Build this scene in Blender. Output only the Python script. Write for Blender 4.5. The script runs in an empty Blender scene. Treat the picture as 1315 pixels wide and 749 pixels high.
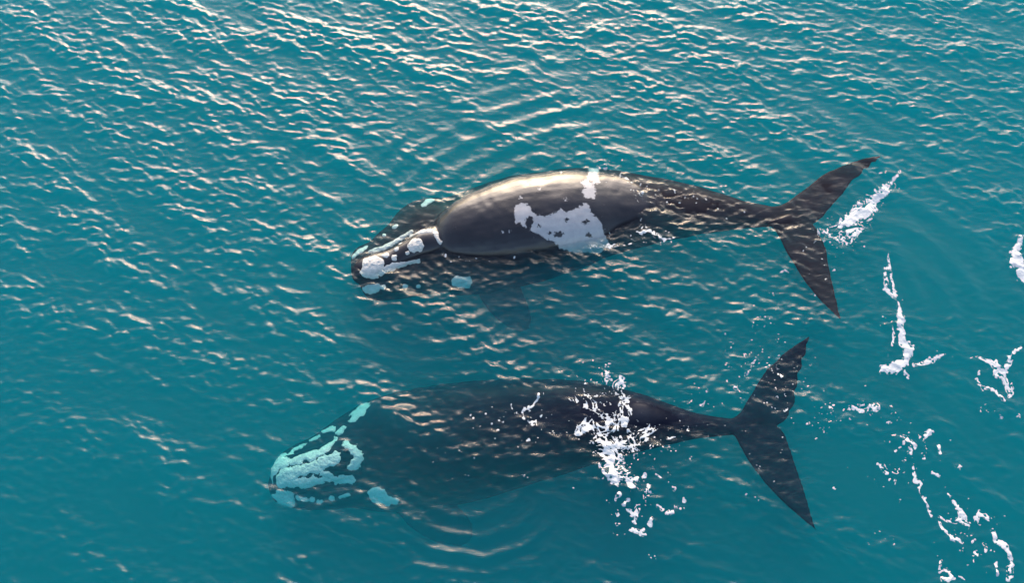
import bpy, bmesh, math, random
import numpy as np
from mathutils import Vector, Matrix
from mathutils.bvhtree import BVHTree

# ---------------------------------------------------------------- camera, sky, sun, exposure
S = bpy.context.scene
C = S.collection
PW, PH = 1315.0, 749.0
CAM_H = 23.0
OFF_NADIR = math.radians(27.0)
HFOV = math.radians(60.0)
FPX = PW / 2 / math.tan(HFOV / 2)
CAM = Vector((0, -CAM_H * math.tan(OFF_NADIR), CAM_H))
cd = bpy.data.cameras.new('camera'); cam = bpy.data.objects.new('camera', cd); C.objects.link(cam)
cam.location = CAM; cam.rotation_euler = (OFF_NADIR, 0, 0)
cd.sensor_fit = 'HORIZONTAL'; cd.angle = HFOV; cd.clip_end = 20000; cd.clip_start = 0.1
S.camera = cam

SUN_EL, SUN_AZ = math.radians(18), math.radians(0)      # azimuth: clockwise from +Y
w = bpy.data.worlds.new('World'); S.world = w; w.use_nodes = True
nt = w.node_tree; nt.nodes.clear()
sky = nt.nodes.new('ShaderNodeTexSky'); sky.sky_type = 'NISHITA'; sky.sun_disc = False
sky.sun_elevation = SUN_EL; sky.sun_rotation = SUN_AZ
sky.air_density = 1.0; sky.dust_density = 3.5; sky.ozone_density = 1.0
bg = nt.nodes.new('ShaderNodeBackground'); bg.inputs['Strength'].default_value = 0.15
wo = nt.nodes.new('ShaderNodeOutputWorld')
nt.links.new(sky.outputs[0], bg.inputs[0]); nt.links.new(bg.outputs[0], wo.inputs[0])

sd = bpy.data.lights.new('sun', 'SUN'); sd.energy = 1.15; sd.angle = math.radians(54); sd.color = (1.0, 0.85, 0.82)
sun = bpy.data.objects.new('sun', sd); C.objects.link(sun)
sdir = Vector((math.sin(SUN_AZ) * math.cos(SUN_EL), math.cos(SUN_AZ) * math.cos(SUN_EL), math.sin(SUN_EL)))
sun.rotation_euler = sdir.to_track_quat('Z', 'Y').to_euler(); sun.location = (0, 60, 40)

S.view_settings.view_transform = 'Standard'; S.view_settings.look = 'None'
S.view_settings.gamma = 1.0; S.view_settings.exposure = 1.5; S.view_settings.use_curve_mapping = False
S.cycles.use_denoising = True
S.cycles.max_bounces = 5; S.cycles.volume_bounces = 1; S.cycles.transparent_max_bounces = 8
S.cycles.caustics_reflective = False; S.cycles.caustics_refractive = False
S.cycles.sample_clamp_indirect = 6.0

rng = np.random.default_rng(7)

def px(u, v, z=0.0):
    """the point at height z that the photograph shows at pixel u, v"""
    c, s = math.cos(OFF_NADIR), math.sin(OFF_NADIR)
    a, b = (u - PW / 2) / FPX, (PH / 2 - v) / FPX
    d = Vector((a, b * c + s, b * s - c))
    t = (z - CAM_H) / d.z
    return CAM + d * t

def uv_of(P):
    """photograph pixel of world points (n,3)"""
    c, s = math.cos(OFF_NADIR), math.sin(OFF_NADIR)
    r = P - np.array(CAM)
    fw = r[:, 1] * s - r[:, 2] * c
    up = r[:, 1] * c + r[:, 2] * s
    return PW / 2 + FPX * r[:, 0] / fw, PH / 2 - FPX * up / fw

# ---------------------------------------------------------------- noise helpers
def lattice_noise(x, y, scale, seed=0):
    r = np.random.default_rng(seed); L = r.standard_normal((128, 128))
    X, Y = x / scale, y / scale
    xi, yi = np.floor(X).astype(int), np.floor(Y).astype(int)
    fx, fy = X - xi, Y - yi
    fx = fx * fx * fx * (fx * (fx * 6 - 15) + 10); fy = fy * fy * fy * (fy * (fy * 6 - 15) + 10)
    g = lambda i, j: L[(xi + i) % 128, (yi + j) % 128]
    return (g(0, 0) * (1 - fx) + g(1, 0) * fx) * (1 - fy) + (g(0, 1) * (1 - fx) + g(1, 1) * fx) * fy

def fbm(x, y, scale, seed=0, octv=4):
    t, a = 0, 1.0
    for k in range(octv):
        t = t + a * lattice_noise(x, y, scale / 2 ** k, seed + k); a *= 0.55
    return t

def sstep(a, b, x):
    t = np.clip((x - a) / (b - a), 0, 1); return t * t * (3 - 2 * t)

# ---------------------------------------------------------------- node helpers
def new_mat(name):
    m = bpy.data.materials.new(name); m.use_nodes = True; m.node_tree.nodes.clear(); return m
def N(m, t, **kw):
    n = m.node_tree.nodes.new(t)
    for k, v in kw.items():
        if k in n.inputs: n.inputs[k].default_value = v
        else: setattr(n, k, v)
    return n
def L(m, a, b): m.node_tree.links.new(a, b)

# ---------------------------------------------------------------- sea: waves
NF, DX = 1280, 0.04
SIZE = NF * DX
def wave_field():
    kx = np.fft.fftfreq(NF, DX) * 2 * np.pi
    KX, KY = np.meshgrid(kx, kx, indexing='ij')
    K = np.hypot(KX, KY); K[0, 0] = 1e-6
    A = np.arctan2(KY, KX)
    def comp(lam, bw, ang, power, slope, seed):
        k0 = 2 * np.pi / lam
        sp = np.exp(-0.5 * (np.log(K / k0) / bw) ** 2) * np.maximum(np.cos(A - math.radians(ang)), 0) ** power
        r = np.random.default_rng(seed)
        f = np.fft.ifft2(sp * (r.standard_normal((NF, NF)) + 1j * r.standard_normal((NF, NF)))).real
        gx, gy = np.gradient(f, DX)
        return f * slope / np.sqrt((gx ** 2 + gy ** 2).mean())
    h = comp(3.2, .35, 60, 4, .045, 1) + comp(1.4, .30, 62, 4, .060, 2) + comp(1.1, .3, 112, 4, .035, 12)
    h = h + comp(.70, .32, 62, 2.5, .085, 3) + comp(.38, .30, 74, 2, .125, 4) + comp(.40, .3, 118, 3, .06, 14)
    h = h + comp(.24, .28, 64, 1.5, .125, 5) + comp(.15, .2, 80, 1.5, .07, 6)
    sg = h.std(); h = h + .22 * (h * h / sg - sg)
    return h, comp(.33, .3, 70, 0.4, .12, 31) + comp(.18, .28, 70, 0.2, .10, 32)
WF, WS = wave_field()

def sample(F, x, y):
    X, Y = (x + SIZE / 2) / DX, (y + SIZE / 2) / DX
    xi, yi = np.floor(X).astype(int), np.floor(Y).astype(int)
    fx, fy = X - xi, Y - yi
    g = lambda i, j: F[(xi + i) % NF, (yi + j) % NF]
    return (g(0, 0) * (1 - fx) + g(1, 0) * fx) * (1 - fy) + (g(0, 1) * (1 - fx) + g(1, 1) * fx) * fy

def ring(x, y, cu, cv, r0, r1, lam, amp, a0, a1, seed):
    """a train of ring waves spreading from a point, between two bearings (degrees)"""
    c = px(cu, cv); dx, dy = x - c.x, y - c.y
    r = np.hypot(dx, dy); a = np.degrees(np.arctan2(dy, dx))
    am, ah = (a0 + a1) / 2, (a1 - a0) / 2
    d = np.abs((a - am + 180) % 360 - 180)
    wgt = sstep(ah, ah * .55, d) * sstep(r0, r0 + (r1 - r0) * .3, r) * sstep(r1, r1 - (r1 - r0) * .25, r)
    wob = .06 * lattice_noise(a / 9.0, r, 1.0, seed) + .15 * lattice_noise(x, y, 2.5, seed + 5)
    ph = 2 * np.pi * r / lam + wob * 4
    am2 = np.clip(.7 + .5 * lattice_noise(x, y, 1.6, seed + 9), 0, 1.5)
    s = np.sin(ph)
    return amp * wgt * am2 * (s + .3 * s * s), wgt

def poly_sd(u, v, P):
    """signed distance (pixels of the plan) to a closed outline, positive inside"""
    P = np.asarray(P, float); Q = np.roll(P, -1, 0)
    d = np.full(u.shape, 1e9); ins = np.zeros(u.shape, bool)
    for (ax, ay), (bx, by) in zip(P, Q):
        ex, ey = bx - ax, by - ay
        t = np.clip(((u - ax) * ex + (v - ay) * ey) / (ex * ex + ey * ey + 1e-9), 0, 1)
        d = np.minimum(d, np.hypot(u - ax - t * ex, v - ay - t * ey))
        c = ((ay > v) != (by > v)) & (u < ex * (v - ay) / (ey + 1e-12) + ax); ins ^= c
    return np.where(ins, d, -d)

OUT1 = [(455, 335), (500, 295), (560, 250), (640, 220), (760, 203), (880, 225), (1000, 262), (1130, 200), (1060, 290), (1080, 410), (985, 295), (850, 310), (700, 340), (600, 370), (470, 375)]
OUT2 = [(345, 600), (440, 555), (520, 505), (640, 474), (760, 480), (890, 535), (940, 540), (1040, 432), (1005, 547), (1050, 683), (940, 560), (800, 580), (660, 615), (500, 640), (365, 650)]

def sea_height(x, y):
    h = sample(WF, x, y)
    # calmer water to the near left, a flat slick right of the flukes
    u, v = uv_of(np.stack([x, y, 0 * x], -1).reshape(-1, 3)); u = u.reshape(x.shape); v = v.reshape(x.shape)
    calm = 1.22 - .50 * sstep(120, 700, v)
    slick = np.exp(-(((u - 1190) / 80) ** 2 + ((v - 330) / 60) ** 2)) + np.exp(-(((u - 1120) / 90) ** 2 + ((v - 620) / 90) ** 2)) \
        + .8 * np.exp(-(((u - 760) / 140) ** 2 + ((v - 690) / 50) ** 2))
    h = h * calm * (1 - .7 * np.clip(slick, 0, 1))
    near = np.maximum(sstep(-30, 5, poly_sd(u, v, OUT1)), .8 * sstep(-30, 5, poly_sd(u, v, OUT2)))
    wake = np.exp(-(((u - 1080) / 90) ** 2 + ((v - 290) / 60) ** 2)) + .7 * np.exp(-(((u - 900) / 160) ** 2 + ((v - 480) / 60) ** 2))
    h = h + sample(WS, x, y) * np.clip(near + wake, 0, 1)
    far = np.maximum(np.abs(x), np.abs(y - 4))
    h = h * sstep(200, 40, far)
    rs, ws = 0, 0
    for a_ in ((800, 430, 5.0, 11.0, .72, .022, 85, 160, 11), (800, 430, 5.5, 12, .85, .018, -20, 60, 21), (600, 560, 1.6, 3.8, .5, .022, 225, 330, 31), (560, 330, 1.5, 4.2, .55, .014, 190, 330, 41), (1090, 430, 2.6, 6.0, 1.0, .032, 0, 75, 51), (1090, 640, 2.2, 5.0, .8, .014, 10, 70, 61)):
        r_, w_ = ring(x, y, *a_); rs = rs + r_; ws = np.maximum(ws, w_ * a_[5] / .022)
    h = h * (1 - .5 * ws) + rs
    return h

# ---------------------------------------------------------------- sea: mesh
def axis(lo, hi, fine, end):
    a = list(np.arange(lo, hi + 1e-6, fine)); s = fine; p = hi; q = lo; up = []; dn = []
    while p < end:
        s *= 1.22; p += s; q -= s; up.append(p); dn.append(q)
    return np.array(dn[::-1] + a + up)

def mesh_from(name, V, F, smooth=True):
    me = bpy.data.meshes.new(name)
    V = np.asarray(V, np.float32); F = np.asarray(F, np.int32); n, k = F.shape
    me.vertices.add(len(V)); me.vertices.foreach_set('co', V.ravel())
    me.loops.add(n * k); me.loops.foreach_set('vertex_index', F.ravel())
    me.polygons.add(n); me.polygons.foreach_set('loop_start', np.arange(0, n * k, k, dtype=np.int32))
    me.update(calc_edges=True)
    me.polygons.foreach_set('use_smooth', np.full(n, smooth)); me.update()
    return me

def tag(o, label=None, cat=None, group=None, kind=None):
    if label: o['label'] = label
    if cat: o['category'] = cat
    if group: o['group'] = group
    if kind: o['kind'] = kind
    return o

DEPTH = -30.0
xs = axis(-20.5, 20.5, DX, 2500); ys = axis(-9.5, 17.5, DX, 2500)
X, Y = np.meshgrid(xs, ys, indexing='ij')
Z = sea_height(X, Y)
nx, ny = X.shape
V = np.stack([X, Y, Z], -1).reshape(-1, 3)
idx = np.arange(nx * ny).reshape(nx, ny)
F = np.stack([idx[:-1, :-1], idx[1:, :-1], idx[1:, 1:], idx[:-1, 1:]], -1).reshape(-1, 4)
# the body of water: close the surface with four sides and a bottom
b0 = len(V)
rim = np.concatenate([idx[:, 0], idx[-1, 1:], idx[-2::-1, -1], idx[0, -2:0:-1]])
Vb = V[rim].copy(); Vb[:, 2] = DEPTH
m_ = len(rim); i_ = np.arange(m_); j_ = (i_ + 1) % m_
side = np.stack([rim[j_], rim[i_], b0 + i_, b0 + j_], -1)
cpt = b0 + m_
fan = np.stack([b0 + j_, b0 + i_, np.full(m_, cpt), np.full(m_, cpt)], -1)
Vall = np.concatenate([V, Vb, [[0, 0, DEPTH]]])
Fall = np.concatenate([F, side])
me = mesh_from('sea', Vall, Fall)
bm = bmesh.new(); bm.from_mesh(me); bm.verts.ensure_lookup_table()
bm.faces.new([bm.verts[b0 + i] for i in range(m_ - 1, -1, -1)])
bmesh.ops.delete(bm, geom=[bm.verts[cpt]], context='VERTS')
bm.to_mesh(me); bm.free()

def sea_material():
    m = new_mat('sea_water')
    out = N(m, 'ShaderNodeOutputMaterial')
    geo = N(m, 'ShaderNodeNewGeometry')
    tc = N(m, 'ShaderNodeTexCoord')
    n1 = N(m, 'ShaderNodeTexNoise', Scale=9.0, Detail=3.0, Roughness=.6)
    mp = N(m, 'ShaderNodeMapping'); mp.inputs['Scale'].default_value = (.55, 1, 1); mp.inputs['Rotation'].default_value = (0, 0, math.radians(20))
    L(m, tc.outputs['Object'], mp.inputs[0]); L(m, mp.outputs[0], n1.inputs['Vector'])
    bp = N(m, 'ShaderNodeBump', Strength=1.0, Distance=.016); L(m, n1.outputs['Fac'], bp.inputs['Height'])
    # the same reflectance from above and from below
    mi = N(m, 'ShaderNodeMix', data_type='FLOAT'); mi.inputs[2].default_value = 1.333; mi.inputs[3].default_value = 1 / 1.333
    L(m, geo.outputs['Backfacing'], mi.inputs[0])
    fr = N(m, 'ShaderNodeFresnel'); L(m, mi.outputs[0], fr.inputs['IOR']); L(m, bp.outputs[0], fr.inputs['Normal'])
    tr = N(m, 'ShaderNodeBsdfTransparent')
    gl = N(m, 'ShaderNodeBsdfGlossy', Roughness=.20); L(m, bp.outputs[0], gl.inputs['Normal'])
    mx = N(m, 'ShaderNodeMixShader'); L(m, fr.outputs[0], mx.inputs[0]); L(m, tr.outputs[0], mx.inputs[1]); L(m, gl.outputs[0], mx.inputs[2])
    L(m, mx.outputs[0], out.inputs['Surface'])
    sc = N(m, 'ShaderNodeVolumeScatter', Color=(.001, .76, 1.0, 1), Density=.108, Anisotropy=.0)
    ab = N(m, 'ShaderNodeVolumeAbsorption', Color=(0, .83, .85, 1), Density=.50)
    ad = N(m, 'ShaderNodeAddShader'); L(m, sc.outputs[0], ad.inputs[0]); L(m, ab.outputs[0], ad.inputs[1])
    L(m, ad.outputs[0], out.inputs['Volume'])
    return m
me.materials.append(sea_material())
sea = bpy.data.objects.new('sea', me); C.objects.link(sea); tag(sea, kind='structure')

# ---------------------------------------------------------------- materials of the animals and the foam
def skin_material(name, tone=(.020, .019, .022)):
    m = new_mat(name); out = N(m, 'ShaderNodeOutputMaterial')
    tc = N(m, 'ShaderNodeTexCoord')
    at = N(m, 'ShaderNodeAttribute', attribute_name='blaze')
    big = N(m, 'ShaderNodeTexNoise', Scale=1.1, Detail=5.0, Roughness=.6); L(m, tc.outputs['Object'], big.inputs['Vector'])
    base = N(m, 'ShaderNodeMix', data_type='RGBA')
    base.inputs[6].default_value = tuple(.7 * c for c in tone) + (1,); base.inputs[7].default_value = tuple(1.9 * c for c in tone) + (1,)
    L(m, big.outputs['Fac'], base.inputs[0])
    # pale scratches and specks in the skin
    sp = N(m, 'ShaderNodeTexNoise', Scale=16.0, Detail=6.0, Roughness=.7); L(m, tc.outputs['Object'], sp.inputs['Vector'])
    sr = N(m, 'ShaderNodeMapRange'); sr.inputs[1].default_value = .70; sr.inputs[2].default_value = .76; sr.inputs[4].default_value = .55
    L(m, sp.outputs['Fac'], sr.inputs[0])
    b2 = N(m, 'ShaderNodeMix', data_type='RGBA'); b2.inputs[7].default_value = (.30, .28, .28, 1)
    L(m, sr.outputs[0], b2.inputs[0]); L(m, base.outputs[2], b2.inputs[6])
    en = N(m, 'ShaderNodeTexNoise', Scale=14.0, Detail=5.0, Roughness=.7); L(m, tc.outputs['Object'], en.inputs['Vector'])
    ma = N(m, 'ShaderNodeMath', operation='MULTIPLY_ADD'); ma.inputs[1].default_value = 2.6; ma.inputs[2].default_value = -1.3
    L(m, en.outputs['Fac'], ma.inputs[0])
    ad = N(m, 'ShaderNodeMath', operation='ADD'); L(m, at.outputs['Fac'], ad.inputs[0]); L(m, ma.outputs[0], ad.inputs[1])
    mr = N(m, 'ShaderNodeMapRange'); mr.inputs[1].default_value = .44; mr.inputs[2].default_value = .56; L(m, ad.outputs[0], mr.inputs[0])
    wn = N(m, 'ShaderNodeTexNoise', Scale=5.0, Detail=6.0, Roughness=.65); L(m, tc.outputs['Object'], wn.inputs['Vector'])
    wc = N(m, 'ShaderNodeMix', data_type='RGBA'); wc.inputs[6].default_value = (.26, .25, .27, 1); wc.inputs[7].default_value = (.46, .45, .46, 1)
    L(m, wn.outputs['Fac'], wc.inputs[0])
    b3 = N(m, 'ShaderNodeMix', data_type='RGBA'); L(m, mr.outputs[0], b3.inputs[0]); L(m, b2.outputs[2], b3.inputs[6]); L(m, wc.outputs[2], b3.inputs[7])
    fine = N(m, 'ShaderNodeTexNoise', Scale=7.0, Detail=6.0, Roughness=.6); L(m, tc.outputs['Object'], fine.inputs['Vector'])
    bp = N(m, 'ShaderNodeBump', Strength=.25, Distance=.02); L(m, fine.outputs['Fac'], bp.inputs['Height'])
    rr = N(m, 'ShaderNodeMapRange'); rr.inputs[3].default_value = .14; rr.inputs[4].default_value = .34; L(m, fine.outputs['Fac'], rr.inputs[0])
    p = N(m, 'ShaderNodeBsdfPrincipled')
    # skin in air is glossy; under water its index is nearly matched
    ge = N(m, 'ShaderNodeNewGeometry'); sx = N(m, 'ShaderNodeSeparateXYZ'); L(m, ge.outputs['Position'], sx.inputs[0])
    io = N(m, 'ShaderNodeMapRange'); io.inputs[1].default_value = -.02; io.inputs[2].default_value = .05; io.inputs[3].default_value = 1.06; io.inputs[4].default_value = 1.45
    L(m, sx.outputs['Z'], io.inputs[0]); L(m, io.outputs[0], p.inputs['IOR'])
    L(m, b3.outputs[2], p.inputs['Base Color']); L(m, rr.outputs[0], p.inputs['Roughness']); L(m, bp.outputs[0], p.inputs['Normal'])
    L(m, p.outputs[0], out.inputs['Surface'])
    return m

def callosity_material():
    m = new_mat('callosity'); out = N(m, 'ShaderNodeOutputMaterial'); tc = N(m, 'ShaderNodeTexCoord')
    n = N(m, 'ShaderNodeTexNoise', Scale=9.0, Detail=7.0, Roughness=.7); L(m, tc.outputs['Object'], n.inputs['Vector'])
    cr = N(m, 'ShaderNodeValToRGB'); e = cr.color_ramp.elements
    e[0].position = .22; e[0].color = (.22, .20, .18, 1); e[1].position = .72; e[1].color = (.60, .58, .55, 1)
    k = e.new(.38); k.color = (.48, .46, .43, 1)
    L(m, n.outputs['Fac'], cr.inputs[0])
    v = N(m, 'ShaderNodeTexVoronoi', Scale=22.0); L(m, tc.outputs['Object'], v.inputs['Vector'])
    bp = N(m, 'ShaderNodeBump', Strength=.6, Distance=.02); L(m, v.outputs['Distance'], bp.inputs['Height'])
    p = N(m, 'ShaderNodeBsdfPrincipled', Roughness=.75)
    L(m, cr.outputs[0], p.inputs['Base Color']); L(m, bp.outputs[0], p.inputs['Normal']); L(m, p.outputs[0], out.inputs['Surface'])
    return m

def foam_material():
    m = new_mat('sea_foam'); out = N(m, 'ShaderNodeOutputMaterial'); tc = N(m, 'ShaderNodeTexCoord')
    v = N(m, 'ShaderNodeTexVoronoi', Scale=26.0); L(m, tc.outputs['Object'], v.inputs['Vector'])
    n = N(m, 'ShaderNodeTexNoise', Scale=12.0, Detail=6.0, Roughness=.7); L(m, tc.outputs['Object'], n.inputs['Vector'])
    cr = N(m, 'ShaderNodeMix', data_type='RGBA'); cr.inputs[6].default_value = (.38, .42, .45, 1); cr.inputs[7].default_value = (.66, .66, .66, 1)
    L(m, n.outputs['Fac'], cr.inputs[0])
    bp = N(m, 'ShaderNodeBump', Strength=.5, Distance=.008); L(m, v.outputs['Distance'], bp.inputs['Height'])
    p = N(m, 'ShaderNodeBsdfPrincipled', Roughness=.65)
    L(m, cr.outputs[2], p.inputs['Base Color']); L(m, bp.outputs[0], p.inputs['Normal']); L(m, p.outputs[0], out.inputs['Surface'])
    return m
M_FOAM, M_CALL = foam_material(), callosity_material()

# ---------------------------------------------------------------- whale bodies
def catmull(P, n):
    P = np.asarray(P, float); k = len(P)
    Q = np.vstack([2 * P[0] - P[1], P, 2 * P[-1] - P[-2]])
    out = []
    for t in np.linspace(0, k - 1, n):
        i = min(int(t), k - 2); f = t - i; a, b, c, d = Q[i:i + 4]
        out.append(.5 * (2 * b + (c - a) * f + (2 * a - 5 * b + 4 * c - d) * f * f + (3 * b - a - 3 * c + d) * f ** 3))
    return np.array(out)

def skin_rings(bm, rings):
    vs = [[bm.verts.new(p) for p in r] for r in rings]; n = len(vs[0])
    for a, b in zip(vs[:-1], vs[1:]):
        for i in range(n): bm.faces.new((a[i], a[(i + 1) % n], b[(i + 1) % n], b[i]))
    bm.faces.new(vs[0][::-1]); bm.faces.new(vs[-1])

def loft_trunk(bm, st, steps=70, nseg=40, power=2.15):
    """st: (u, v, half width, top z, bottom z) stations from snout to tail"""
    R = []
    for u, v, a, zt, zb in st:
        zr = max(zt - .35 * a, zb); p = px(u, v, zr); R.append((p.x, p.y, a, zt, zb))
    R = catmull(R, steps); R[:, 2] = np.maximum(R[:, 2], .03)
    T = np.gradient(R[:, :2], axis=0); T /= np.linalg.norm(T, axis=1)[:, None] + 1e-9
    rings = []
    for (x, y, a, zt, zb), (tx, ty) in zip(R, T):
        zc = zt - (zt - zb) * .45; ring_ = []
        for i in range(nseg):
            f = 2 * math.pi * i / nseg; c, s = math.cos(f), math.sin(f)
            lc = math.copysign(abs(c) ** (2 / power), c) * a; ls = math.copysign(abs(s) ** (2 / power), s)
            z = zc + (ls * (zt - zc) if s > 0 else ls * (zc - zb))
            ring_.append((x - ty * lc, y + tx * lc, z))
        rings.append(ring_)
    skin_rings(bm, rings)

def loft_blade(bm, st, steps=30, nseg=20):
    """st: (lead u, lead v, trail u, trail v, z, thickness) chords from root to tip"""
    R = []
    for lu, lv, tu, tv, z, th in st:
        a, b = px(lu, lv, z), px(tu, tv, z); R.append((*a, *b, th))
    R = catmull(R, steps); rings = []
    for r in R:
        a, b, th = r[:3], r[3:6], max(r[6], .05); ring_ = []
        for i in range(nseg):
            f = 2 * math.pi * i / nseg
            q = .5 - .5 * math.cos(f); t = math.sin(f) * th * (.35 + .65 * (1 - q)) if True else 0
            p = a * (1 - q) + b * q; ring_.append((p[0], p[1], p[2] + .5 * t))
        rings.append(ring_)
    skin_rings(bm, rings)

def make_body(name, trunks, blades, mat, voxel=.032):
    bm = bmesh.new()
    for t in trunks: loft_trunk(bm, t)
    for b in blades: loft_blade(bm, b)
    bmesh.ops.recalc_face_normals(bm, faces=bm.faces)
    me = bpy.data.meshes.new('raw'); bm.to_mesh(me); bm.free()
    o = bpy.data.objects.new('raw', me); C.objects.link(o)
    md = o.modifiers.new('r', 'REMESH'); md.mode = 'VOXEL'; md.voxel_size = voxel; md.use_smooth_shade = True
    sm = o.modifiers.new('s', 'SMOOTH'); sm.factor = .5; sm.iterations = 12
    dg = bpy.context.evaluated_depsgraph_get()
    me2 = bpy.data.meshes.new_from_object(o.evaluated_get(dg)); me2.name = name
    bpy.data.objects.remove(o); bpy.data.meshes.remove(me)
    me2.materials.clear(); me2.materials.append(mat)
    return me2

def coords(me):
    a = np.empty(len(me.vertices) * 3, np.float32); me.vertices.foreach_get('co', a); return a.reshape(-1, 3).astype(float)
def normals(me):
    a = np.empty(len(me.vertices) * 3, np.float32); me.vertices.foreach_get('normal', a); return a.reshape(-1, 3).astype(float)
def bvh(me):
    return BVHTree.FromPolygons([v.co.copy() for v in me.vertices], [tuple(p.vertices) for p in me.polygons])

def chain_sd(u, v, pts):
    """(distance - width)/1 to a tapered polyline [(u, v, w), ...]; negative inside"""
    d = np.full(u.shape, 1e9)
    if len(pts) == 1: pts = [pts[0], (pts[0][0] + .01, pts[0][1], pts[0][2])]
    for (ax, ay, aw), (bx, by, bw) in zip(pts[:-1], pts[1:]):
        ex, ey = bx - ax, by - ay
        t = np.clip(((u - ax) * ex + (v - ay) * ey) / (ex * ex + ey * ey + 1e-9), 0, 1)
        d = np.minimum(d, np.hypot(u - ax - t * ex, v - ay - t * ey) - (aw + (bw - aw) * t))
    return d

def grid_faces(keep):
    n, k = keep.shape; idx = np.arange(n * k).reshape(n, k)
    f = np.stack([idx[:-1, :-1], idx[1:, :-1], idx[1:, 1:], idx[:-1, 1:]], -1)
    kf = keep[:-1, :-1] & keep[1:, :-1] & keep[1:, 1:] & keep[:-1, 1:]
    f = f[kf]; used = np.unique(f); rm = np.full(n * k, -1); rm[used] = np.arange(len(used))
    return used, rm[f]

def callosity(parent, tree, pts, thick=.05, seed=0, step=.018, grow=1.12, rag=.22):
    """a raised pad of rough skin: pts (u, v, half width), all in photograph pixels, laid on the body"""
    hits = []
    for u, v, wpx in pts:
        d = (px(u, v, 0) - CAM).normalized(); loc, nor, i, dist = tree.ray_cast(CAM, d)
        if loc is None: continue
        hits.append((loc, nor, grow * wpx * dist / FPX))
    if not hits: return None
    n = sum((h[1] for h in hits), Vector()).normalized(); o = hits[0][0]
    tx = Vector((1, 0, 0)); tx = (tx - n * tx.dot(n)).normalized(); ty = n.cross(tx)
    Q = [((h[0] - o).dot(tx), (h[0] - o).dot(ty), h[2]) for h in hits]
    m = max(q[2] for q in Q) * 1.35 + .06
    gx = np.arange(min(q[0] for q in Q) - m, max(q[0] for q in Q) + m, step); gy = np.arange(min(q[1] for q in Q) - m, max(q[1] for q in Q) + m, step)
    GX, GY = np.meshgrid(gx, gy, indexing='ij')
    wm = max(q[2] for q in Q)
    d = chain_sd(GX, GY, Q) + wm * rag * fbm(GX + seed * 3.1, GY, max(.9 * wm, .05), 100 + seed, 4)
    keep = d < step * 1.6
    base = np.zeros(GX.shape + (3,))
    for i in range(GX.shape[0]):
        for j in range(GX.shape[1]):
            if not keep[i, j]: continue
            s = o + tx * GX[i, j] + ty * GY[i, j]
            loc, nr, k_, dd = tree.ray_cast(s + n * 1.0, -n)
            if loc is None or (loc - s).length > .6: keep[i, j] = False
            else: base[i, j] = loc
    prof = np.clip(-d / (.35 * wm + .02), 0, 1)
    hgt = thick * np.sqrt(prof) * (1 + .18 * fbm(GX, GY, .09, 200 + seed, 3)) - .02 * sstep(0, step, d) - .004
    P = base + hgt[..., None] * np.array(n)
    used, f = grid_faces(keep)
    if not len(f): return None
    me = mesh_from('callosity', P.reshape(-1, 3)[used], f)
    me.materials.append(M_CALL)
    ob = bpy.data.objects.new('callosity', me); C.objects.link(ob); ob.parent = parent
    ob.matrix_parent_inverse = parent.matrix_world.inverted(); return ob

def whale(name, loc, label, trunks, blades, mat, blaze=None):
    root = bpy.data.objects.new(name, None); C.objects.link(root); root.location = loc; root.empty_display_size = .5
    tag(root, label, 'whale', 'two right whales resting side by side')
    bpy.context.view_layer.update()
    me = make_body('body', trunks, blades, mat)
    P = coords(me); nn = normals(me)
    # low folds and dents
    k = .012 * fbm(P[:, 0], P[:, 1] + P[:, 2] * .7, .9, 60, 3); P2 = P + nn * k[:, None]
    me.vertices.foreach_set('co', P2.astype(np.float32).ravel()); me.update()
    at = me.attributes.new('blaze', 'FLOAT', 'POINT'); val = np.full(len(P), -1.0)
    if blaze:
        u, v = uv_of(P2); val = np.where(nn[:, 2] > -.1, blaze(u, v), -1.0)
    at.data.foreach_set('value', val.astype(np.float32))
    o = bpy.data.objects.new('body', me); C.objects.link(o); o.parent = root; o.matrix_parent_inverse = root.matrix_world.inverted()
    return root, me, bvh(me)

# --- the whale whose white-blazed back stands out of the water
def blaze1(u, v):
    z = lambda pts: [(640 + a / 5.35, 190 + b / 5.35) for a, b in pts]
    main = z([(115, 400), (150, 385), (185, 378), (215, 400), (232, 430), (262, 462), (310, 472), (350, 462), (385, 445), (405, 438), (430, 418), (460, 440),
              (490, 435), (520, 425), (555, 402), (585, 385), (602, 372), (625, 400), (640, 450), (690, 490), (715, 540), (730, 600), (760, 660), (700, 720), (520, 720), (420, 690),
              (380, 640), (330, 625), (290, 600), (250, 580), (215, 567), (232, 540), (240, 500), (228, 466), (200, 470), (185, 500), (190, 545), (165, 530), (150, 510), (120, 515), (108, 440)])
    strand = z([(640, 130), (690, 140), (684, 200), (702, 238), (650, 250), (668, 290), (662, 352), (630, 340), (598, 345), (573, 302), (600, 275), (562, 236), (612, 212), (618, 160)])
    s = np.maximum(poly_sd(u, v, main), poly_sd(u, v, strand))
    for a, b, r in ((155, 340, 11), (32, 580, 9), (75, 575, 6), (280, 285, 7), (200, 250, 5), (465, 355, 8), (430, 168, 5)):
        s = np.maximum(s, r / 5.35 - np.hypot(u - 640 - a / 5.35, v - 190 - b / 5.35))
    for a, b, rx, ry in ((470, 495, 14, 12), (600, 508, 22, 16), (352, 585, 13, 10), (412, 592, 32, 20), (283, 536, 12, 10), (638, 230, 14, 9), (620, 600, 20, 14)):
        q = (np.hypot((u - 640 - a / 5.35) / rx, (v - 190 - b / 5.35) / ry) * 5.35 - 1) * min(rx, ry) / 5.35
        s = np.minimum(s, q)
    return np.clip(.5 + s / 5.0, -1.0, 1.8)

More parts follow.
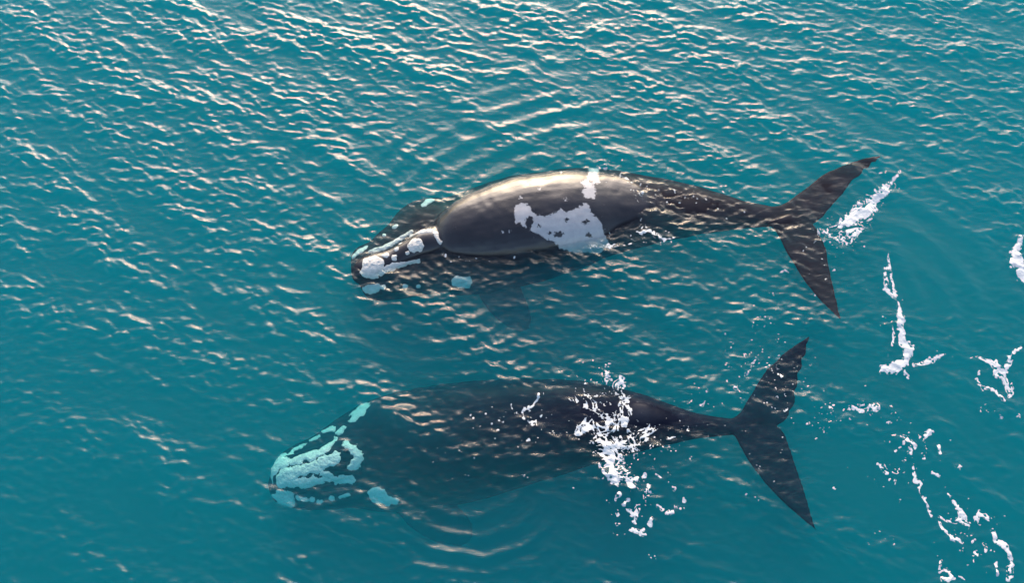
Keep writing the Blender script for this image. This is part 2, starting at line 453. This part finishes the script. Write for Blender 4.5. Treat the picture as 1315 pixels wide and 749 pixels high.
T1 = [(452, 346, .12, -.45, -.9), (462, 345, .78, -.30, -1.3), (490, 340, 1.05, -.20, -1.6), (525, 325, 1.36, -.14, -1.9), (555, 311, 1.72, -.10, -2.1),
      (580, 308, 1.68, -.20, -2.3), (615, 303, 1.82, -.28, -2.4), (660, 290, 1.90, -.30, -2.4), (710, 279, 1.84, -.26, -2.3), (760, 270, 1.66, -.14, -2.0),
      (800, 265, 1.40, .03, -1.7), (850, 263, 1.10, .01, -1.4), (900, 266, .82, -.01, -1.1), (945, 271, .52, -.03, -.8), (985, 276, .36, -.04, -.5), (1018, 282, .22, -.06, -.24), (1035, 286, .08, -.08, -.18)]
D1 = [(556, 300, .25, -.10, -.9), (566, 297, .75, .18, -1.2), (585, 293, 1.05, .40, -1.6), (620, 284, 1.34, .58, -1.9), (665, 273, 1.48, .68, -1.9), (710, 265, 1.48, .68, -1.9), (750, 261, 1.38, .54, -1.7), (785, 260, 1.20, .28, -1.4), (825, 261, .9, .06, -1.1), (850, 262, .6, -.1, -1)]
H1 = [(452, 345, .10, -.20, -.8), (460, 344, .34, -.02, -.8), (480, 339, .44, .10, -.9), (505, 329, .40, .13, -1), (530, 316, .42, .20, -1), (552, 306, .50, .24, -1), (566, 302, .55, .10, -1.2), (582, 300, .6, -.1, -1.2)]
FU1 = [(985, 266, 1020, 290, -.14, .26), (1005, 262, 1048, 287, -.12, .22), (1030, 243, 1062, 274, -.09, .17), (1060, 222, 1082, 250, -.09, .13), (1090, 208, 1103, 228, -.07, .10), (1115, 201, 1120, 213, -.02, .07), (1131, 199, 1132, 203, .03, .05)]
FD1 = [(985, 286, 1020, 275, -.06, .26), (995, 298, 1045, 288, -.12, .22), (1010, 325, 1059, 312, -.10, .17), (1030, 358, 1066, 345, -.10, .13), (1052, 386, 1072, 375, -.10, .10), (1070, 404, 1078, 398, -.10, .07), (1079, 412, 1081, 410, -.10, .05)]
PF1 = [(600, 350, 650, 345, -1.5, .35), (612, 375, 668, 365, -1.9, .28), (628, 400, 678, 388, -2.2, .22), (650, 420, 684, 408, -2.5, .14), (668, 428, 682, 422, -2.6, .07)]
M_SKIN1 = skin_material('wet_brown_black_skin', (.015, .014, .018))
W1, me1, tree1 = whale('right_whale', px(740, 270, -1), 'right whale with a white-patched shiny back rising clear of the water', [T1, D1, H1], [FU1, FD1, PF1], M_SKIN1, blaze1)
CAL1 = [[(475, 342, 15), (478, 340, 14)], [(477, 323, 4), (492, 319, 4.5), (508, 311, 4), (528, 298, 3)], [(533, 316, 9.5)], [(509, 320, 3.5)], [(495, 328, 4.5)], [(506, 331, 4.2)],
        [(489, 349, 6), (505, 343, 5), (520, 339, 4), (537, 336, 2.5)], [(528, 303, 3), (540, 298, 5), (553, 296, 4.5)], [(559, 299, 4), (563, 308, 3), (566, 312, 2.5)],
        [(454, 329, 4), (463, 322, 5), (470, 317, 3)], [(469, 372, 5), (478, 371, 6.5), (484, 371, 5)], [(491, 369, 4)], [(520, 368, 3.5)], [(537, 368, 2.8)], [(507, 291, 4)], [(493, 302, 3)],
        [(545, 263, 5), (552, 257, 6.5), (559, 251, 5)], [(587, 362, 8), (598, 364, 8.5)], [(523, 325, 2.5)], [(514, 313, 2.5)]]
for i, c in enumerate(CAL1): callosity(W1, tree1, c, .045 if i < 3 else .03, i, grow=.97, rag=.13)

# --- the darker whale lying just under the surface
T2 = [(349, 605, .15, -1.25, -1.7), (355, 607, .66, -1.08, -2.0), (375, 609, .90, -1.02, -2.3), (410, 603, 1.08, -.98, -2.5), (445, 591, 1.36, -.90, -2.7), (480, 581, 1.62, -.76, -2.9),
      (530, 570, 1.74, -.56, -3.0), (590, 560, 1.74, -.34, -2.9), (650, 549, 1.58, -.18, -2.7), (710, 541, 1.38, -.08, -2.3), (765, 536, 1.14, .01, -1.9), (815, 537, .86, .03, -1.5),
      (860, 541, .58, .00, -1.1), (900, 545, .34, -.08, -.75), (935, 547, .25, -.18, -.6), (965, 548, .18, -.26, -.45), (985, 549, .08, -.3, -.4)]
H2 = [(348, 606, .15, -.98, -1.6), (356, 606, .46, -.84, -1.6), (378, 605, .54, -.70, -1.6), (405, 598, .55, -.64, -1.7), (432, 589, .57, -.58, -1.7), (452, 584, .58, -.62, -1.8), (475, 580, .6, -.8, -1.9)]
FU2 = [(935, 540, 965, 552, -.27, .28), (950, 530, 1000, 547, -.26, .24), (962, 508, 1018, 528, -.24, .18), (982, 478, 1024, 500, -.20, .14), (1005, 455, 1031, 472, -.16, .11), (1025, 440, 1037, 450, -.12, .08), (1039, 431, 1041, 434, -.10, .05)]
FD2 = [(935, 553, 965, 542, -.27, .28), (945, 565, 1000, 548, -.28, .24), (962, 595, 1016, 575, -.30, .18), (985, 625, 1028, 607, -.30, .14), (1010, 650, 1038, 638, -.30, .11), (1032, 670, 1045, 663, -.30, .08), (1048, 683, 1050, 681, -.30, .05)]
PF2 = [(500, 640, 570, 625, -1.5, .4), (510, 660, 585, 645, -2.0, .32), (530, 682, 602, 662, -2.4, .25), (560, 698, 610, 680, -2.7, .16), (590, 704, 608, 695, -2.9, .08)]
M_SKIN2 = skin_material('wet_slate_black_skin', (.006, .008, .016))
W2, me2, tree2 = whale('right_whale', px(690, 560, -1.5), 'all dark right whale lying just below the surface with a foam-streaked tail stock', [T2, H2], [FU2, FD2, PF2], M_SKIN2)
CAL2 = [[(352, 600, 10), (358, 592, 11), (362, 587, 8)], [(364, 614, 10), (372, 612, 10)], [(376, 609, 8), (392, 604, 8), (408, 600, 7)], [(374, 594, 6), (395, 588, 7), (419, 577, 6.5), (430, 565, 3.5)],
        [(381, 621, 7), (410, 618, 6), (432, 617, 5), (453, 617, 4)], [(414, 596, 6), (424, 592, 7.5), (430, 588, 6)], [(444, 570, 4), (455, 579, 6), (460, 588, 6), (452, 600, 4)], [(414, 608, 3), (425, 611, 3.5)],
        [(363, 640, 9), (369, 644, 11), (374, 641, 9)], [(383, 640, 3), (393, 642, 3)], [(401, 642, 3)], [(411, 645, 3.5)], [(426, 641, 3)], [(437, 639, 2), (448, 636, 2)], [(378, 578, 3), (390, 572, 3)],
        [(401, 565, 3), (409, 561, 3)], [(415, 554, 3), (428, 551, 4)], [(436, 556, 5), (441, 550, 4)], [(455, 534, 8), (462, 528, 8.5), (468, 521, 7)], [(483, 634, 9), (494, 639, 11.5), (505, 643, 8)]]
for i, c in enumerate(CAL2): callosity(W2, tree2, c, .035 if i < 9 else .025, 40 + i)
# ---------------------------------------------------------------- foam
def top_height(X, Y):
    """height of the water, or of a back where it stands above the water"""
    Z = sea_height(X, Y); u, v = uv_of(np.stack([X, Y, 0 * X], -1).reshape(-1, 3))
    near1 = poly_sd(u, v, [(440, 300), (560, 225), (760, 185), (900, 215), (1010, 240), (1140, 185), (1100, 430), (980, 320), (700, 370), (470, 390)]).reshape(X.shape) > 0
    near2 = poly_sd(u, v, [(650, 460), (760, 460), (900, 520), (900, 580), (700, 620)]).reshape(X.shape) > 0
    for tree, near in ((tree1, near1), (tree2, near2)):
        for i, j in zip(*np.nonzero(near)):
            loc, n, k, d = tree.ray_cast(Vector((X[i, j], Y[i, j], 5)), Vector((0, 0, -1)))
            if loc is not None and loc.z > Z[i, j]: Z[i, j] = loc.z
    return Z

def foam(name, label, strokes, laces=(), specks=(), seed=0, kind=None, step=.012, thick=.010, cut=1.0):
    """strokes: tapered polylines of solid foam; laces: (polyline, ridge scale, fill) nets of foam; specks: (u, v, ru, rv, count) scatter"""
    r = np.random.default_rng(900 + seed)
    allp = [p for s in strokes for p in s] + [p for s in laces for p in s[0]]
    dots = []
    for cu, cv, ru, rv, cnt in specks:
        for _ in range(cnt):
            q = r.normal(0, .5, 2); s = .35 + r.gamma(1.3, .32)
            n_ = 1 if r.random() < .6 else 3
            du, dv = cu + ru * q[0], cv + rv * q[1]
            for k in range(n_):
                dots.append((du + k * r.normal(0, 2.5), dv + k * r.normal(0, 2), s * (.9 if k == 0 else .6)))
    allp += [(d[0], d[1], 3) for d in dots]
    W = [px(p[0], p[1]) for p in allp]; m = .7
    gx = np.arange(min(p.x for p in W) - m, max(p.x for p in W) + m, step); gy = np.arange(min(p.y for p in W) - m, max(p.y for p in W) + m, step)
    X, Y = np.meshgrid(gx, gy, indexing='ij')
    u, v = uv_of(np.stack([X, Y, 0 * X], -1).reshape(-1, 3)); u = u.reshape(X.shape); v = v.reshape(X.shape)
    wu = u + 1.5 * lattice_noise(X, Y, .28, seed + 1) + .7 * lattice_noise(X, Y, .09, seed + 3)
    wv = v + 1.5 * lattice_noise(X, Y, .28, seed + 2) + .7 * lattice_noise(X, Y, .09, seed + 4)
    f = np.full(X.shape, -9.0)                    # foam strength, positive = foam (pixels of margin)
    for s in strokes:
        d = -chain_sd(wu, wv, s)
        f = np.maximum(f, d - .9 * np.maximum(0, fbm(X, Y, .16, seed + 7, 3) - .25))
    for pts, sc, fill in laces:
        d = -chain_sd(u, v, pts); inside = sstep(-7, 4, d)
        n1 = np.abs(fbm(X + .25 * lattice_noise(X, Y, .5, seed + 8), Y * .8 + .25 * lattice_noise(X, Y, .5, seed + 9), sc, seed + 11, 3))
        n2 = fbm(X, Y, sc * 2.2, seed + 15, 2)
        f = np.maximum(f, (1.25 * fill * inside + .18 * n2 * inside - n1 - 1.3 * (1 - inside)) * 9)
    for du, dv, s in dots:
        w_ = (np.abs(gx - px(du, dv).x) < .25); h_ = (np.abs(gy - px(du, dv).y) < .25)
        if not w_.any() or not h_.any(): continue
        ix = np.ix_(w_, h_); f[ix] = np.maximum(f[ix], s - np.hypot(wu[ix] - du, (wv[ix] - dv) * 1.2) * .9)
    f = f - 1.5 * np.maximum(0, lattice_noise(X, Y, .055, seed + 30) + .2) * (f > .8) - 1.3 * np.maximum(0, lattice_noise(X, Y, .14, seed + 33)) * (f > 1) - .35 * lattice_noise(X, Y, .045, seed + 31)
    used, faces = grid_faces(f > -.12)
    if not len(faces): return
    Zs = np.zeros(X.size); Zs[used] = top_height(X.ravel()[used][:, None], Y.ravel()[used][:, None])[:, 0]
    Z = Zs.reshape(X.shape)
    hgt = thick * np.clip(f / 4, 0, 1) * (1 + .25 * fbm(X, Y, .12, seed + 20, 2)) + .005
    V = np.stack([X, Y, Z + hgt], -1).reshape(-1, 3)[used]
    c = V.mean(0); me = mesh_from(name, V - c, faces); me.materials.append(M_FOAM)
    o = bpy.data.objects.new(name, me); C.objects.link(o); o.location = c
    tag(o, label, 'foam', 'foam left by the whales on the water', kind); return o

z8 = lambda *p: [(1060 + a / 2.785, 480 + b / 2.785, w) for a, b, w in p]
z5 = lambda *p: [(560 + a / 3.12, 460 + b / 3.12, w) for a, b, w in p]
foam('sea_foam', 'bright splash of foam trailing behind the notch of the white-patched whale\'s flukes',
     [[(1082, 290, 4), (1092, 283, 8), (1104, 277, 9), (1113, 269, 8)], [(1108, 272, 6), (1122, 258, 6), (1134, 245, 5), (1146, 231, 2.5), (1156, 220, .8)]],
     [([(1055, 296, 8), (1085, 298, 18), (1112, 268, 16), (1140, 240, 8)], .2, .40)], [(1085, 300, 40, 25, 40), (1140, 240, 25, 20, 14)], 1, 'stuff')
foam('sea_foam', 'long hooked ribbon of foam past the white-patched whale\'s fluke tip that points at the dark whale',
     [[(1141, 328, 1.2), (1142, 342, 2.5), (1136, 352, 3), (1137, 372, 2.5), (1148, 382, 4)], [(1143, 345, 2), (1147, 366, 2), (1150, 380, 3)],
      [(1153, 392, 3), (1154, 410, 5), (1157, 432, 6), (1166, 448, 7), (1162, 464, 7), (1148, 474, 7), (1132, 476, 6)], [(1145, 420, 1), (1148, 444, 1.2)], [(1160, 470, 2), (1166, 484, 2)],
      [(1174, 470, 1.5), (1188, 464, 4), (1200, 462, 4), (1211, 456, 2.5)]], (), [(1148, 400, 22, 60, 22), (1215, 455, 10, 4, 4)], 2, 'stuff')
foam('sea_foam', 'compact solid white clump of foam without loops or trailing threads',
     [[(1309, 306, 4), (1308, 318, 6), (1302, 334, 7), (1312, 340, 8), (1318, 356, 7)], [(1298, 325, 2)], [(1325, 330, 8)]], (), [(1303, 332, 14, 25, 10)], 3, 'stuff')
foam('sea_foam', 'open loops of thin foam strung out beside the compact solid clump',
     [[(1247, 460, 1.5), (1257, 458, 2), (1272, 466, 2), (1284, 474, 4), (1290, 478, 5)], [(1278, 466, 3), (1280, 480, 4), (1292, 490, 5), (1298, 508, 3)], [(1290, 480, 3), (1294, 464, 3), (1300, 455, 3), (1312, 446, 2)],
      [(1258, 478, 2), (1256, 488, 2), (1264, 500, 2.2), (1280, 506, 2.4), (1287, 514, 2.6)], [(1300, 492, 2), (1299, 510, 2.5)]], (), [(1266, 524, 8, 8, 7), (1286, 535, 7, 6, 5), (1310, 535, 4, 3, 2)], 4, 'stuff')
foam('sea_foam', 'scattered small star and comma shaped foam scraps behind the dark whale\'s flukes',
     [z8((240, 222, 1.2), (272, 228, 2), (298, 240, 3.2), (320, 262, 3.5)), z8((300, 212, 1.5), (295, 240, 3), (275, 255, 2), (252, 278, 1.5)), z8((300, 245, 2.5), (305, 285, 2)), z8((382, 210, 4), (365, 222, 4), (355, 240, 2), (356, 270, 1.6), (357, 308, 2.2)),
      z8((409, 255, 2.5), (410, 285, 2.5)), z8((185, 320, 2), (208, 332, 4), (218, 350, 3)), z8((240, 340, 1.4), (262, 342, 1.4), (255, 360, 1.4), (240, 352, 1.4)), z8((250, 370, 1.2), (252, 400, 1.2)), z8((230, 380, 2)),
      z8((316, 335, 1.5), (318, 385, 3), (340, 395, 2.5), (342, 430, 1.5), (362, 470, 2), (378, 512, 2)), z8((380, 352, 1.5), (406, 366, 2)), z8((474, 335, 2.6)), z8((95, 125, 3), (130, 128, 2.5), (190, 122, 2))],
     [(z8((95, 125, 6), (190, 122, 7)), .2, .30)], [(1105, 525, 40, 20, 30), (1160, 590, 60, 50, 40), (1120, 690, 35, 12, 6)], 5, 'stuff')
foam('sea_foam', 'winged foam scrap with long trailing threads in the quiet water beyond the flukes',
     [z8((440, 425, 1), (462, 455, 2), (478, 485, 5), (492, 512, 6), (470, 530, 4)), z8((405, 510, 1.5), (440, 522, 2.2), (470, 530, 4), (510, 535, 2.5)), z8((400, 530, 1.5), (420, 560, 2), (445, 572, 2), (458, 595, 4), (475, 598, 4)),
      z8((550, 488, 2), (540, 515, 4), (535, 525, 2)), z8((552, 500, 3), (590, 522, 2)), z8((532, 598, 4)), z8((600, 560, 2.5), (610, 592, 4), (640, 612, 4), (655, 640, 3), (668, 680, 2.5), (660, 700, 4), (658, 750, 2.5)), z8((608, 680, 2.5), (612, 720, 2.6)),
      z8((570, 610, 2), (572, 640, 1.5)), z8((525, 645, 2), (548, 638, 2), (528, 665, 2)), z8((405, 675, 2), (412, 710, 3), (440, 705, 2.5)), z8((425, 742, 4), (460, 735, 2)), z8((480, 728, 1.5), (495, 735, 1.5))],
     [(z8((410, 690, 6), (450, 740, 8)), .2, .25)], [(1240, 690, 50, 50, 46), (1145, 695, 18, 10, 5), (1087, 672, 3, 5, 3)], 6, 'stuff')
foam('sea_foam', 'lacy wash of foam churning across the dark whale\'s tail stock',
     [z5((655, 290, 2), (690, 340, 3), (730, 355, 3), (790, 352, 3)), z5((640, 380, 2), (690, 410, 4), (712, 460, 6), (722, 495, 6), (700, 505, 3)), z5((740, 485, 3), (790, 495, 4), (812, 490, 4)), z5((650, 440, 2), (690, 490, 3), (722, 512, 3)), z5((745, 80, 3), (752, 120, 2), (768, 170, 3)), z5((690, 70, 3), (705, 85, 2.5)), z5((745, 190, 2), (735, 250, 1.6), (728, 280, 1.6)), z5((665, 230, 3), (690, 260, 4), (690, 290, 3)), z5((780, 290, 2), (798, 325, 2.5)), z5((680, 345, 4), (655, 330, 5)), z5((350, 245, 1.5), (400, 270, 2.5)), z5((415, 150, 1.5), (385, 190, 2), (345, 215, 2)), z5((570, 280, 2.5), (620, 250, 2)), z5((780, 500, 4), (800, 525, 3))],
     [(z5((680, 70, 8), (740, 120, 12), (760, 200, 10), (740, 250, 12), (690, 260, 16), (660, 310, 14), (700, 370, 16), (720, 470, 14), (800, 490, 8)),   .2, .52), (z5((700, 350, 12), (790, 340, 14), (870, 280, 8)), .18, .42),
      (z5((340, 220, 8), (400, 250, 9), (480, 270, 6)), .3, .34), (z5((560, 150, 12), (620, 160, 14), (640, 240, 14), (570, 290, 8)), .28, .30)],
     [(775, 500, 40, 40, 50), (800, 575, 60, 50, 80), (690, 535, 70, 30, 40), (620, 560, 80, 50, 26), (850, 560, 40, 25, 30)], 7, 'stuff')
foam('sea_foam', 'loose foam flakes shed sideways from the wash over the dark whale\'s tail stock',
     [z5((835, 470, 3), (840, 490, 2)), z5((848, 510, 2), (846, 540, 4), (838, 572, 3)), z5((880, 470, 1.5), (905, 480, 1.5)), z5((732, 548, 4)), z5((770, 570, 2.5), (752, 588, 2.5)), z5((765, 610, 2), (790, 622, 5), (815, 590, 2)), z5((795, 625, 4), (800, 660, 3)),
      z5((858, 645, 3), (862, 668, 4)), z5((790, 690, 4), (815, 702, 4), (838, 712, 2)), z5((808, 700, 3), (830, 690, 2.5)), z5((888, 590, 3), (900, 612, 3)), z5((915, 630, 2), (940, 618, 4.5)), z5((950, 520, 3)), z5((990, 560, 2), (988, 580, 2)), z5((722, 610, 2), (728, 628, 2)), z5((728, 665, 2.5))],
     (), [(810, 650, 40, 45, 34), (860, 600, 35, 40, 16), (832, 715, 10, 6, 5)], 8, 'stuff')
foam('sea_foam', 'broken foam edging the waterline along the white-patched whale\'s flank facing the dark whale',
     [[(818, 298, 2), (834, 296, 3), (842, 302, 3)], [(846, 302, 2), (852, 308, 3.5), (866, 306, 2)], [(776, 318, 2.5), (792, 316, 2)]],
     [([(760, 320, 5), (850, 304, 7)], .2, .22), ([(770, 215, 8), (790, 222, 10), (820, 250, 8)], .22, .16)],
     [(870, 250, 90, 40, 46), (830, 300, 40, 15, 24), (780, 210, 25, 12, 14), (600, 330, 60, 8, 20)], 9, 'stuff')
foam('sea_foam', 'fine foam specks strewn over and between the two whales\' flukes',
     [[(968, 462, 1.6), (958, 482, 1.2)], [(906, 512, 1.5), (900, 520, 1.5)], [(944, 498, 2.4), (950, 503, 1.5)], [(930, 490, 2)], [(1000, 350, 1.5), (1008, 347, 2), (1012, 350, 1.2)]],
     (), [(955, 470, 50, 40, 70), (1000, 490, 50, 60, 50), (900, 520, 30, 30, 24), (1060, 540, 50, 25, 26), (970, 600, 30, 60, 12), (985, 390, 25, 60, 22), (1060, 330, 40, 50, 26)], 10, 'stuff')
